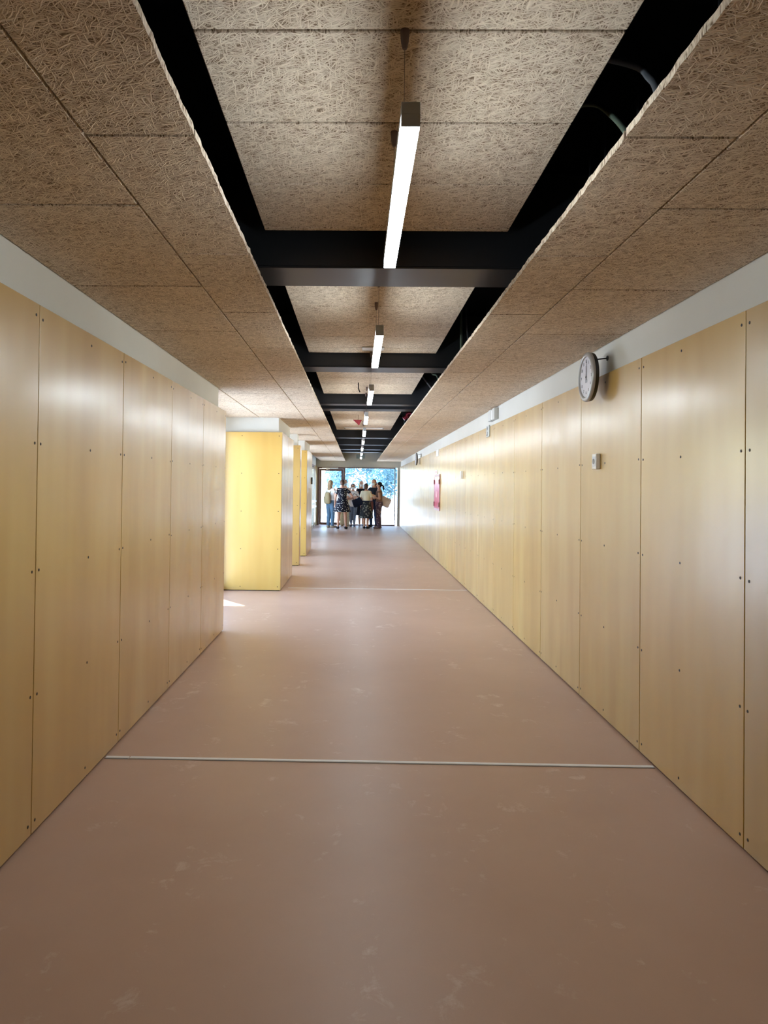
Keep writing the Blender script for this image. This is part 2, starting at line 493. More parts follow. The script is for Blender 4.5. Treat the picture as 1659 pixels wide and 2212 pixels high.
facade_window(2, 12.40, 13.87, 'glazed bay between broad pier and thin fin')
facade_window(3, 14.20, 15.78, 'glazed bay behind the thin fin')
facade_window(4, 17.56, 20.0, 'glazed bay before the far lobby wall')
facade_window(6, 20.3, 21.5, 'narrow added glazing that lets daylight into the far lobby', XE - 0.06)  # added opening, brings extra daylight into the lobby
struct(MB().box(XF - 0.15, XF, Y0, 7.62, 0, 3.16).build('wall_outer', M['plaster']), 'outer wall of the room behind the near left wall')

# ------------------------------------------------------------------ ceiling
ceil = struct(empty('ceiling', (0, 0, ZC)), 'wood wool board ceiling with an open central slot')
TH = 0.022
def tile(x0, x1, y0, y1, z, rag=None, nm='ceiling_tile', g=0.0042):
    """board; rag = 'x0' / 'x1' gives that edge a frayed outline"""
    x0 += g; x1 -= g; y0 += g*1.6; y1 -= g*1.6
    if rag is None:
        mb = MB().cbox(x0, x1, y0, y1, 0, TH, 0.003)
    else:
        n = 56; pts = []
        edge = []
        for k in range(n + 1):
            y = y0 + (y1 - y0)*k/n
            j = (noise.noise((y*23, x0*7, z)) * 0.0035 + noise.noise((y*90, x0*3, z)) * 0.002)
            edge.append(y)
            pts.append(j)
        if rag == 'x0': poly = [(x1, y1), (x1, y0)][::-1]; poly = [(x0 + j, y) for y, j in zip(edge, pts)][::-1] + [(x1, y0), (x1, y1)]
        else: poly = [(x1 + j, y) for y, j in zip(edge, pts)] + [(x0, y1), (x0, y0)]
        mb = MB().prism(poly, 0, TH)
    o = mb.build(nm, M['wool'], ceil); o.location = (0, 0, z - ZC)
    return o
def column(x0, x1, ystart, yend, phase, rag=None, clip=None):
    k = math.floor((ystart - phase)/1.05); y = phase + k*1.05
    while y < yend - 0.02:
        a, b = max(y, ystart), min(y + 1.05, yend)
        if b - a > 0.02: tile(x0, x1, a, b, ZC, rag)
        y += 1.05
ZV0 = -1.5
column(-0.77, OPL, ZV0, YE, 2.042, 'x1')
column(XLW, -0.77, ZV0, YE, 2.557)
column(OPR, 1.035, ZV0, YE, 2.042, 'x0')
column(1.035, XRW, ZV0, YE, 2.566)
for a, b in ((7.44, 10.53 + .06), (12.34, 13.93), (14.14, 15.84), (17.5, 20.0)):
    column(XF, XLW, a, b, 2.042)
MB().box(XLW, XRW, Y0, ZV0, 0, 0.03).build('board', M['plaster'], ceil)   # behind the camera
# rafts of narrow boards inside the slot
def raft(y0, y1, phase, step=0.524):
    k = math.floor((y0 - phase)/step); y = phase + k*step
    while y < y1 - 0.02:
        a, b = max(y, y0), min(y + step, y1)
        if b - a > 0.015: tile(-0.478, 0.735, a, b, ZU, None, 'raft_board', 0.0034)
        y += step
raft(-1.4, 3.67, 2.049); raft(4.30, 7.03, 4.153); raft(7.5, 10.15, 7.56); raft(11.3, 16.62, 11.36)
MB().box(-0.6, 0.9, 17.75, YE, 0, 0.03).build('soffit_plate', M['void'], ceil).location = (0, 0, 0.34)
# side linings of the void
MB().box(1.60, 1.655, ZV0, YE, 0, 0.64).build('void_lining', M['voidblue'], ceil).location = (0, 0, 0.045)
MB().box(-1.40, -1.35, ZV0, YE, 0, 0.64).build('void_lining', M['void'], ceil).location = (0, 0, 0.045)
MB().box(-1.40, 1.655, ZV0 - 0.02, ZV0, 0, 0.64).build('void_lining', M['void'], ceil).location = (0, 0, 0.045)

# ------------------------------------------------------------------ beams
for a, b in ((0.62, 0.97), (3.84, 4.19), (7.05, 7.36), (10.20, 10.42), (10.83, 11.17), (17.2, 17.6), (20.1, 20.5), (22.7, 23.1), (24.4, 24.8)):
    if b < 1: continue
    o = tag(empty('steel_beam', (0, (a + b)/2, ZB)), 'black painted steel beam crossing the ceiling slot', 'beam', 'steel beams across the ceiling slot')
    h = (b - a)/2
    MB().cbox(-1.33, 1.58, -h + 0.004, h - 0.004, 0.012, 0.50, 0.002).build('web_box', M['steel'], o)
    MB().cbox(-1.33, 1.58, -h, h, 0.0, 0.0115, 0.002).build('bottom_plate', M['steel'], o)

# ------------------------------------------------------------------ pendant lamps
def make_lamp():
    L, w = 1.15, 0.046
    o = empty('linear_pendant_lamp', (0, 0, 0))
    h = MB(); h.cbox(-w/2, w/2, 0, L, 0.032, 0.062, 0.0015); h.box(-w/2, w/2, 0, 0.003, 0.002, 0.032); h.box(-w/2, w/2, L - 0.003, L, 0.002, 0.032)
    h.build('housing', M['housing'], o)
    MB().cbox(-w/2 + 0.001, w/2 - 0.001, 0.004, L - 0.004, 0.0, 0.032, 0.002).build('diffuser', M['diffuser'], o)
    for y in (0.28, L - 0.28):
        wv = MB().tube([(0, y, 0.062), (0, y, 0.39)], 0.0011, 6).build('suspension_wire', M['wire'], o)
        MB().tube([(0, y, 0.355), (0, y, 0.375), (0, y, 0.40), (0, y, 0.408)], [0.006, 0.011, 0.013, 0.013], 12).build('ceiling_fitting', M['fitting'], wv)
    return o
LAMP_LABELS = ('slim glowing linear lamp beside the arching green conduit', 'slim glowing linear lamp level with the near wall clock', 'slim glowing linear lamp beneath the beam by the straight pale conduit',
 'slim glowing linear lamp just before the double beam', 'slim glowing linear lamp beside the red triangular marker', 'slim glowing linear lamp just before the long white air diffuser', 'small glowing lamp in the black far stretch of the slot')
lamp0 = make_lamp()
for i in range(9):
    y = 1.765 + 2.46*i + max(0, i - 5)*0.2
    o = lamp0 if i == 0 else copy_tree(lamp0)
    o.location = (0.118 if i < 3 else 0.105, y, 2.362)
    tag(o, LAMP_LABELS[min(i, 6)], 'lamp', 'row of pendant lamps')

# ------------------------------------------------------------------ things in the ceiling void
def cable(name, pts, r, mat, label, cat, group=None):
    # smooth through points
    P = [Vector(p) for p in pts]; out = []
    for i in range(len(P) - 1):
        p0, p1, p2, p3 = P[max(i-1, 0)], P[i], P[i+1], P[min(i+2, len(P)-1)]
        for k in range(8):
            t = k/8
            out.append(0.5*((2*p1) + (-p0 + p2)*t + (2*p0 - 5*p1 + 4*p2 - p3)*t*t + (-p0 + 3*p1 - 3*p2 + p3)*t**3))
    out.append(P[-1])
    return tag(MB().tube(out, r, 8).build(name, mat, None, True), label, cat, group)
cable('conduit', [(0.80, 3.25, 3.157), (0.95, 3.087, 3.107), (0.95, 2.871, 2.968), (0.95, 2.646, 2.77), (0.97, 2.56, 2.60), (1.0, 2.5, 2.502)], 0.011, M['conduit'], 'green flexible conduit arching into the slot before the first beam', 'conduit')
cable('conduit', [(0.8, 2.8, 3.157), (0.95, 2.605, 2.996), (0.95, 2.458, 2.873), (0.95, 2.373, 2.766), (0.97, 2.30, 2.502)], 0.012, M['conduit2'], 'grey flexible conduit arching into the slot beside the green one', 'conduit')
cable('conduit', [(0.95, 6.9, 3.157), (0.95, 6.88, 2.95), (0.95, 6.87, 2.777), (0.96, 6.86, 2.502)], 0.012, M['conduit'], 'pale green conduit hanging straight down before the second beam', 'conduit')
cable('conduit', [(0.98, 6.80, 3.157), (0.98, 6.74, 2.98), (0.98, 6.68, 2.85), (0.98, 6.64, 2.70), (0.99, 6.62, 2.502)], 0.006, M['conduit2'], 'thin grey cable curving beside the straight pale conduit', 'cable')
cable('conduit', [(0.9, 9.8, 3.157), (0.95, 9.596, 2.974), (0.95, 8.917, 2.826), (0.97, 8.6, 2.502)], 0.009, M['conduit'], 'pale cable slanting down behind the second beam', 'cable')
cable('conduit', [(0.9, 15.9, 3.157), (0.95, 15.7, 3.0), (0.95, 15.2, 2.834), (0.97, 15.0, 2.502)], 0.011, M['conduit'], 'pale cable hanging near the red pipe', 'cable')
for x, y in ((1.06, 3.43), (1.08, 3.28), (1.06, 2.2), (1.10, 2.95), (1.25, 5.0), (1.25, 5.9), (1.1, 6.4), (1.0, 13.8)):
    o = tag(empty('hanger_rod', (x, y, 2.502)), 'thin black threaded hanger rod above the right ceiling boards', 'hanger', 'hanger rods in the ceiling void')
    MB().tube([(0, 0, 0), (0, 0, 0.655)], 0.004, 6).build('rod', M['steel'], o)
    MB().box(-0.03, 0.03, -0.02, 0.02, 0.0, 0.012).build('foot_clip', M['steel'], o)
o = tag(MB().tube([(0.78, 10.05, 3.14), (1.2, 9.75, 2.52)], 0.03, 4).build('strut', plain('grey_strut', srgb(70, 70, 74), 0.5)), 'dark grey diagonal strut beside the double beam', 'strut')
o = tag(empty('sprinkler_pipe', (0.98, 14.9, 2.8)), 'red pipe with valve in the ceiling slot beside the fourth raft', 'pipe')
MB().tube([(-0.25, 0.35, 0.30), (0.0, 0.1, 0.28), (0.03, -0.1, 0.15), (0.05, -0.35, -0.1), (0.06, -0.45, -0.295)], 0.035, 12).build('pipe', M['dred'], o, True)
MB().tube([(0.03, -0.09, 0.16), (0.035, -0.13, 0.13)], 0.06, 14).build('valve_flange', M['red'], o)
MB().tube([(0.0, -0.1, 0.12), (-0.07, -0.1, 0.06)], [0.03, 0.045], 12).build('valve_cap', M['red'], o)
# small devices under the rafts
o = tag(empty('access_hatch', (0.13, 6.77, ZU - 0.012)), 'small white hatch plate under the second raft', 'hatch')
MB().cbox(-0.10, 0.10, -0.07, 0.07, 0, 0.0115, 0.003).build('plate', M['white'], o); MB().box(-0.09, 0.02, 0.071, 0.076, 0, 0.0115).build('dark_edge', M['black'], o)
o = tag(empty('linear_diffuser', (0.13, 16.0, ZU - 0.016)), 'long white air diffuser under the fourth raft', 'diffuser')
MB().cbox(-0.42, 0.42, -0.14, 0.14, 0, 0.0155, 0.004).build('body', M['white'], o)
MB().box(-0.43, -0.40, -0.13, 0.13, -0.004, 0.0).build('end_cap', M['greyp'], o); MB().box(0.40, 0.43, -0.13, 0.13, -0.004, 0.0).build('end_cap', M['greyp'], o)
o = tag(empty('red_marker', (0.0, 13.1, 2.62)), 'red triangular marker hung beside the fourth lamp', 'sign')
MB().add([(-0.09, -0.004, 0.06), (0.07, -0.004, 0.06), (0.02, -0.004, -0.04), (-0.09, 0.004, 0.06), (0.07, 0.004, 0.06), (0.02, 0.004, -0.04)], [(0,2,1),(3,4,5),(0,1,4,3),(1,2,5,4),(2,0,3,5)]).build('plate', M['red'], o)
MB().tube([(0, 0, 0.05), (0, 0, 0.149)], 0.003, 6).build('stem', M['wire'], o)
o = tag(empty('hanging_sign', (0.10, 23.9, 2.46)), 'clear acrylic exit sign hanging before the last beam', 'sign')
MB().cbox(-0.14, 0.14, -0.004, 0.004, -0.06, 0.07, 0.001).build('acrylic_plate', mat_glass('acrylic', (0.75, 0.85, 0.9, 1)), o)
MB().box(-0.14, 0.14, -0.012, 0.012, 0.07, 0.09).build('rail', M['greyp'], o); MB().tube([(0, 0, 0.09), (0, 0, 0.35)], 0.004, 6).build('stem', M['wire'], o)
o = tag(empty('hook', (0.0, 9.05, 2.70)), 'dark hook hanging from the third raft', 'hook')
MB().tube([(0, 0, 0.07), (0, 0, 0.0), (0.012, 0, -0.03), (0.02, 0, -0.045)], 0.007, 8).build('hook_body', M['black'], o)

# ------------------------------------------------------------------ things on the right wall
def glyph_mesh(txt, size):
    cu = bpy.data.curves.new('numeral', 'FONT'); cu.body = txt; cu.size = size; cu.align_x = 'CENTER'; cu.align_y = 'CENTER'; cu.extrude = 0.0004
    ob = bpy.data.objects.new('tmp', cu); COL.objects.link(ob)
    bpy.context.view_layer.update()
    me = bpy.data.meshes.new_from_object(ob.evaluated_get(bpy.context.evaluated_depsgraph_get()))
    bpy.data.objects.remove(ob); bpy.data.curves.remove(cu)
    me.materials.clear(); me.materials.append(M['ink']); return me
def make_clock(loc, label):
    # local: face looks towards -X
    o = tag(empty('wall_clock', loc), label, 'clock')
    r = 0.165
    rim = MB(); seg = 48
    prof = [(-0.030, r - 0.030), (-0.034, r - 0.022), (-0.030, r - 0.006), (-0.020, r)]
    rings_ = [[(x, q*math.cos(2*math.pi*k/seg), q*math.sin(2*math.pi*k/seg)) for k in range(seg)] for x, q in [(-0.022, r - 0.032)] + prof + [(-0.012, r)]]
    rim.loft(rings_, False); rim.build('rim', M['rim'], o, True)
    MB().disc_x(-0.0125, 0.012, 0, 0, r - 0.001, 48, r - 0.006).build('back_case', M['black'], o)
    MB().disc_x(0.012, 0.024, 0, 0, r - 0.03, 40, r - 0.05).build('back_case', M['black'], o)
    fc = MB().disc_x(-0.0235, -0.0215, 0, 0, r - 0.030, 48).build('dial', M['face'], o)
    for h in range(1, 13):
        a = R(90 - 30*h)
        me = glyph_mesh(str(h), 0.030)
        g = link('numeral', me, fc)
        # seen from -X, right is -Y
        g.rotation_euler = (R(90), 0, R(-90))
        g.location = (-0.0242, -0.105*math.cos(a), 0.105*math.sin(a))
    for k in range(60):
        pass
    for nm, ang, ln, wd in (('minute_hand', 4, 0.105, 0.006), ('hour_hand', -2, 0.075, 0.009)):
        a = R(90 - ang); d = Vector((0, -math.cos(a), math.sin(a))); n = Vector((0, -d.z, d.y))
        x = -0.0262 if nm[0] == 'm' else -0.0250
        q = [d*-0.02 + n*wd/2, d*-0.02 - n*wd/2, d*ln - n*wd/3, d*ln + n*wd/3]
        MB().add([(x, p.y, p.z) for p in q] + [(x - 0.0006, p.y, p.z) for p in q], [(0,1,2,3),(7,6,5,4),(0,4,5,1),(1,5,6,2),(2,6,7,3),(3,7,4,0)]).build(nm, M['ink'], o)
    MB().disc_x(-0.028, -0.0245, 0, 0, 0.007, 14).build('hub', M['ink'], o)
    MB().cbox(-0.0238, -0.0234, -0.022, 0.022, -0.038, -0.018, 0.0001).build('dial_marking', plain('grey_marking', srgb(168, 168, 178), 0.5), o)
    # wall bracket
    br = MB().tube([(0.012, 0, 0.115), (XRW - loc[0] - 0.005, 0, 0.128)], 0.0045, 8).build('bracket_arm', M['black'], o)
    MB().disc_x(XRW - loc[0] - 0.006, XRW - loc[0], 0, 0.128, 0.017, 16).build('bracket_plate', M['black'], br)
    return o
make_clock((1.545, 4.965, 2.248), 'round grey rimmed wall clock reading twelve, white dial')
make_clock((1.545, 19.4, 2.235), 'dark round wall clock edge on, past the red cabinet')

o = tag(empty('thermostat', (XR, 5.02, 1.687)), 'white wall control with grey oval button below the clock', 'control')
MB().cbox(-0.030, 0, -0.042, 0.042, -0.052, 0.052, 0.004).build('case', M['white'], o)
MB().cbox(-0.0315, -0.029, -0.030, 0.030, -0.034, 0.034, 0.001).build('recess', plain('pale_blue_grey', srgb(222, 227, 234), 0.3), o)
b = MB().disc_x(-0.035, -0.031, 0.004, 0.0, 0.018, 20).build('button', M['greyp'], o)
LG = plain('light_grey_plastic', srgb(206, 206, 200), 0.45, 0, 0.03)
o = tag(empty('emergency_light', (XRW, 8.98, 2.385)), 'grey emergency light box with pale strip on the white band', 'light fixture')
MB().cbox(-0.055, 0, -0.20, -0.05, -0.068, 0.068, 0.006).build('body', LG, o)
MB().cbox(-0.050, 0, -0.05, 0.03, -0.060, 0.060, 0.006).build('lens', M['white'], o)
MB().cbox(-0.055, 0, 0.03, 0.20, -0.068, 0.068, 0.006).build('body', LG, o)
o = tag(empty('pictogram_sign', (XR, 9.22, 2.205)), 'small silver pictogram plate under the emergency light', 'sign')
MB().cbox(-0.012, 0, -0.10, 0.10, -0.07, 0.07, 0.002).build('plate', plain('silver_plate', srgb(190, 196, 194), 0.4, 0.2), o)
MB().disc_x(-0.0135, -0.012, 0.03, 0.035, 0.022, 16).build('mark', M['ink'], o); MB().box(-0.0135, -0.012, 0.0, 0.07, -0.055, -0.04).box(-0.0135, -0.012, 0.0, 0.02, -0.055, -0.005).build('mark', M['ink'], o)
o = tag(empty('small_sign', (XR, 15.02, 2.195)), 'small white sign plate high above the red cabinet', 'sign')
MB().cbox(-0.012, 0, -0.2, 0.2, -0.065, 0.065, 0.002).build('plate', M['white'], o); MB().box(-0.0125, -0.012, -0.19, -0.17, -0.06, 0.06).build('edge', M['greyp'], o)
o = tag(empty('hydrant_sign', (XR, 15.2, 1.815)), 'small pale sign just above the red cabinet', 'sign')
MB().cbox(-0.01, 0, -0.2, 0.2, -0.04, 0.04, 0.002).build('plate', M['white'], o); MB().box(-0.0105, -0.01, -0.10, 0.10, -0.02, 0.02).build('mark', plain('pale_red_mark', srgb(214, 150, 160)), o)
o = tag(empty('light_switch', (XR, 11.45, 1.697)), 'narrow white light switch between clock and red cabinet', 'switch')
MB().cbox(-0.035, 0, -0.045, 0.045, -0.058, 0.058, 0.003).build('plate', M['white'], o); MB().cbox(-0.039, -0.035, -0.03, 0.03, -0.036, 0.036, 0.0015).build('rocker', M['white'], o)
o = tag(empty('fire_hose_cabinet', (XR, 15.0, 1.40)), 'red fire hose cabinet set on the yellow panels', 'cabinet')
MB().box(-0.02, 0, -0.49, -0.45, -0.36, 0.36).box(-0.02, 0, 0.45, 0.49, -0.36, 0.36).box(-0.02, 0, -0.45, 0.45, 0.32, 0.36).box(-0.02, 0, -0.45, 0.45, -0.36, -0.32).build('frame', M['pinkframe'], o)
dr = MB().cbox(-0.018, -0.001, -0.449, 0.449, -0.319, 0.319, 0.002).build('door', M['red'], o)
for y in (-0.47, 0.44):
    for z in (0.21, -0.24):
        MB().cbox(-0.034, -0.0205, y - 0.03, y + 0.05, z - 0.045, z + 0.045, 0.003).build('hinge_clip', M['dred'], dr)
MB().box(-0.0195, -0.0183, -0.12, 0.14, -0.10, 0.02).build('label_print', plain('pale_print', srgb(220, 150, 165)), dr)

# ------------------------------------------------------------------ far end: glazed door and window
wend = struct(MB().box(XE - 0.1, XRW, YE, YE + 0.15, 2.235, 3.16).box(1.545, XRW, YE, YE + 0.15, 0, 2.235).box(XE - 0.1, -1.52, YE, YE + 0.15, 0, 2.235).build('wall_end', M['plaster']), 'cream end wall band above the glazed door')
MB().cbox(1.46, 1.545, YE - 0.03, YE + 0.05, 0.0, 2.234, 0.002).build('side_panel', M['panel'], wend)
MB().disc_x(-0.006, 0.006, 0, 0, 0.022, 16).build('sensor', M['greyp'], wend).location = (-0.987, YE - 0.003, 2.34)
wend.children[-1].rotation_euler = (0, 0, R(90))
d1 = struct(empty('door_1', (-1.0, YE, 0)), 'brown framed glass exit door with white closer')
yf = -0.03
MB().box(-0.52, -0.46, yf, 0.06, 0, 2.235).box(0.455, 0.507, yf, 0.06, 0, 2.235).box(-0.46, 0.455, yf, 0.06, 2.17, 2.235).build('frame', M['brown'], d1)
lf = MB().cbox(-0.455, -0.385, yf - 0.01, 0.03, 0.01, 2.165, 0.003).cbox(0.385, 0.45, yf - 0.01, 0.03, 0.01, 2.165, 0.003).cbox(-0.386, 0.386, yf - 0.01, 0.03, 2.09, 2.165, 0.003).cbox(-0.386, 0.386, yf - 0.01, 0.03, 0.01, 0.11, 0.003).build('leaf', M['brown'], d1)
MB().box(-0.386, 0.386, 0.0, 0.008, 0.11, 2.09).build('pane', M['glass'], lf)
MB().cbox(-0.36, 0.26, yf - 0.06, yf - 0.011, 2.175, 2.215, 0.004).cbox(-0.20, -0.12, yf - 0.05, yf - 0.011, 2.135, 2.18, 0.004).build('door_closer', M['white'], lf)
w0 = struct(empty('window_5', (0.48, YE, 0)), 'wide fixed glass pane beside the exit door')
MB().box(-0.973, 0.98, yf, 0.06, 2.195, 2.235).box(-0.973, 0.98, yf, 0.06, 0.0, 0.045).box(0.95, 0.98, yf, 0.06, 0.045, 2.195).box(-0.973, -0.95, yf, 0.06, 0.045, 2.195).build('frame', plain('grey_brown_frame', srgb(120, 104, 104), 0.5), w0)
MB().box(-0.95, 0.95, 0.0, 0.01, 0.045, 2.195).build('pane', M['glass'], w0)
# side door in the lobby wall
d2 = struct(empty('door_2', (XE, 25.68, 0)), 'side door of the far lobby with two white push bars')
MB().box(-0.02, 0.012, -1.07, -1.0, 0, 2.25).box(-0.02, 0.012, 1.0, 1.07, 0, 2.25).box(-0.02, 0.012, -1.0, 1.0, 2.18, 2.25).build('frame', M['brown'], d2)
lf = MB().cbox(-0.02, 0.004, -0.995, -0.90, 0.01, 2.175, 0.003).cbox(-0.02, 0.004, -0.05, 0.05, 0.01, 2.175, 0.003).cbox(-0.02, 0.004, 0.90, 0.995, 0.01, 2.175, 0.003).cbox(-0.02, 0.004, -0.90, 0.90, 2.09, 2.175, 0.003).cbox(-0.02, 0.004, -0.90, 0.90, 0.01, 0.12, 0.003).build('leaf', plain('pale_door', srgb(206, 196, 170), 0.45), d2)
MB().box(-0.012, -0.004, -0.90, -0.05, 0.12, 2.09).build('pane', M['glass'], lf); MB().box(-0.012, -0.004, 0.05, 0.90, 0.12, 2.09).build('pane', M['glass'], lf)
for z in (0.96, 0.77):
    MB().cbox(0.07, 0.10, -0.2, 0.92, z - 0.03, z + 0.03, 0.006).cbox(0.004, 0.071, 0.80, 0.88, z - 0.035, z + 0.035, 0.004).cbox(0.004, 0.071, -0.16, -0.08, z - 0.035, z + 0.035, 0.004).build('push_bar', M['white'], lf)
o = tag(empty('card_reader', (XPIER, 17.3, 1.62)), 'small black wall reader on the pier before the lobby', 'reader')
MB().cbox(0, 0.03, -0.05, 0.05, -0.08, 0.08, 0.004).build('case', M['black'], o)

# ------------------------------------------------------------------ outdoors
def tree(x, y, h, r, label, n, seed):
    rnd = random.Random(seed)
    o = tag(empty('tree', (x, y, -0.08)), label, 'tree', 'trees beyond the exit glazing')
    pts = [(0, 0, 0), (0.05, 0, h*0.25), (-0.04, 0.05, h*0.5), (0.05, 0, h*0.78)]
    MB().tube(pts, [0.10, 0.08, 0.06, 0.02], 8).build('trunk', M['bark'], o, True)
    br = MB()
    for k in range(9):
        a = rnd.uniform(0, 6.28); z = h*rnd.uniform(0.28, 0.6); l = r*rnd.uniform(0.5, 0.9)
        br.tube([(0, 0, z), (l*0.5*math.cos(a), l*0.5*math.sin(a), z + l*0.35), (l*math.cos(a), l*math.sin(a), z + l*0.6)], [0.04, 0.025, 0.01], 6)
    br.build('branches', M['bark'], o, True)
    lv = MB(); cl = [(rnd.gauss(0, 0.45)*r, rnd.gauss(0, 0.45)*r, h*rnd.uniform(0.30, 1.0), r*rnd.uniform(0.25, 0.5)) for _ in range(26)]
    for k in range(n):
        cx, cy, cz, cr = rnd.choice(cl)
        v = Vector((rnd.gauss(0,1), rnd.gauss(0,1), rnd.gauss(0,1))).normalized() * cr * rnd.uniform(0.4, 1.0)
        c = Vector((cx, cy, cz)) + v
        a = Vector((rnd.gauss(0,1), rnd.gauss(0,1), rnd.gauss(0,1))).normalized(); b = a.orthogonal().normalized()
        s = rnd.uniform(0.07, 0.14)
        lv.add([c - a*s, c - b*s*0.45, c + a*s, c + b*s*0.45], [(0,1,2,3)])
    me = bpy.data.meshes.new('foliage'); me.from_pydata(lv.v, [], lv.f); me.materials.append(M['leaf'])
    tag(link('foliage', me, o), kind='stuff')
tree(-3.6, 37.5, 5.4, 1.6, 'slender haze-tinted tree behind the exit door glass', 5200, 1)
tree(-0.6, 42, 5.8, 1.9, 'rounded haze-tinted tree behind the door mullion', 6200, 2)
tree(2.3, 37, 5.0, 1.6, 'leafy haze-tinted tree behind the wide pane', 6200, 3)
tree(5.4, 44, 4.8, 1.7, 'dense haze-tinted tree at the right jamb of the wide pane', 4600, 4)
tree(0.9, 49, 7.0, 2.3, 'tall haze-tinted tree furthest behind the glazing', 5200, 5)
bw = tag(empty('boundary_wall', (0, 54, -0.08)), 'pale rendered boundary wall beyond the trees', 'wall')
MB().box(-14, 14, 0, 0.25, 0, 2.0).build('render', M['renderwall'], bw); MB().box(-14, 14, -0.05, 0.30, 2.0, 2.1).build('coping', M['renderwall'], bw)

# ------------------------------------------------------------------ people
def remesh(mb, name, mat, parent, voxel, smooth=2):
    me = mb.mesh(name)
    ob = bpy.data.objects.new('tmp', me); COL.objects.link(ob)
    md = ob.modifiers.new('r', 'REMESH'); md.mode = 'VOXEL'; md.voxel_size = voxel
    ms = ob.modifiers.new('s', 'SMOOTH'); ms.iterations = smooth; ms.factor = 0.5
    bpy.context.view_layer.update()
    out = bpy.data.meshes.new_from_object(ob.evaluated_get(bpy.context.evaluated_depsgraph_get()))
    bpy.data.objects.remove(ob); bpy.data.meshes.remove(me)
    out.name = name; out.materials.clear(); out.materials.append(mat)
    for p in out.polygons: p.use_smooth = True
    return link(name, out, parent)

SKIN = {'a': plain('skin_warm', srgb(218, 174, 152), 0.6, 0, 0.05), 'b': plain('skin_tan', srgb(196, 146, 122), 0.6, 0, 0.05)}
TORSO = [(0.470,.088,.066),(0.520,.101,.074),(0.570,.096,.070),(0.620,.080,.060),(0.670,.084,.063),(0.730,.095,.070),(0.780,.099,.064),(0.812,.088,.052),(0.836,.048,.040),(0.858,.033,.034),(0.890,.032,.035)]
def torso(mb, H, z0, z1, off, lean=0.0):
    rr = []
    zs = [z0] + [t[0] for t in TORSO if z0 < t[0] < z1] + [z1]
    for z in zs:
        for a, b in zip(TORSO[:-1], TORSO[1:]):
            if a[0] <= z <= b[0]:
                f = (z - a[0])/(b[0] - a[0]); rx = a[1] + (b[1]-a[1])*f; ry = a[2] + (b[2]-a[2])*f; break
        else: rx, ry = TORSO[0][1:]
        rr.append((0, lean*max(0, z - .55)*H, z*H, rx*H + off, ry*H + off))
    mb.rings(rr, 22)
def hand(mb, wrist, d, side, H, palm_n):
    """palm then four fingers of unequal length and a thumb leaving the palm's side"""
    d = Vector(d).normalized(); w = Vector(wrist)
    n = Vector(palm_n); n = (n - d*n.dot(d)).normalized(); s = d.cross(n).normalized() * side
    L = 0.105*H; pl = L*0.5
    for k in (-1.0, -0.35, 0.3, 0.95):
        a = w + d*0.01*H + s*k*0.009*H; b = w + d*pl + s*k*0.018*H
        mb.limb([a, b], [0.010*H, 0.0085*H], 8)
        fl = (0.40, 0.50, 0.47, 0.36)[int((k + 1.0)/0.63)]*L
        m1 = b + d*fl*0.5 + n*fl*0.12 + s*k*0.004*H; e = m1 + d*fl*0.42 + n*fl*0.30
        mb.limb([b, m1, e], [0.0068*H, 0.006*H, 0.005*H], 8)
    t0 = w + d*pl*0.3 - s*0.014*H; t1 = t0 + d*0.018*H - s*0.016*H + n*0.006*H; t2 = t1 + d*0.022*H + n*0.008*H
    mb.limb([t0, t1, t2], [0.009*H, 0.0075*H, 0.006*H], 8)

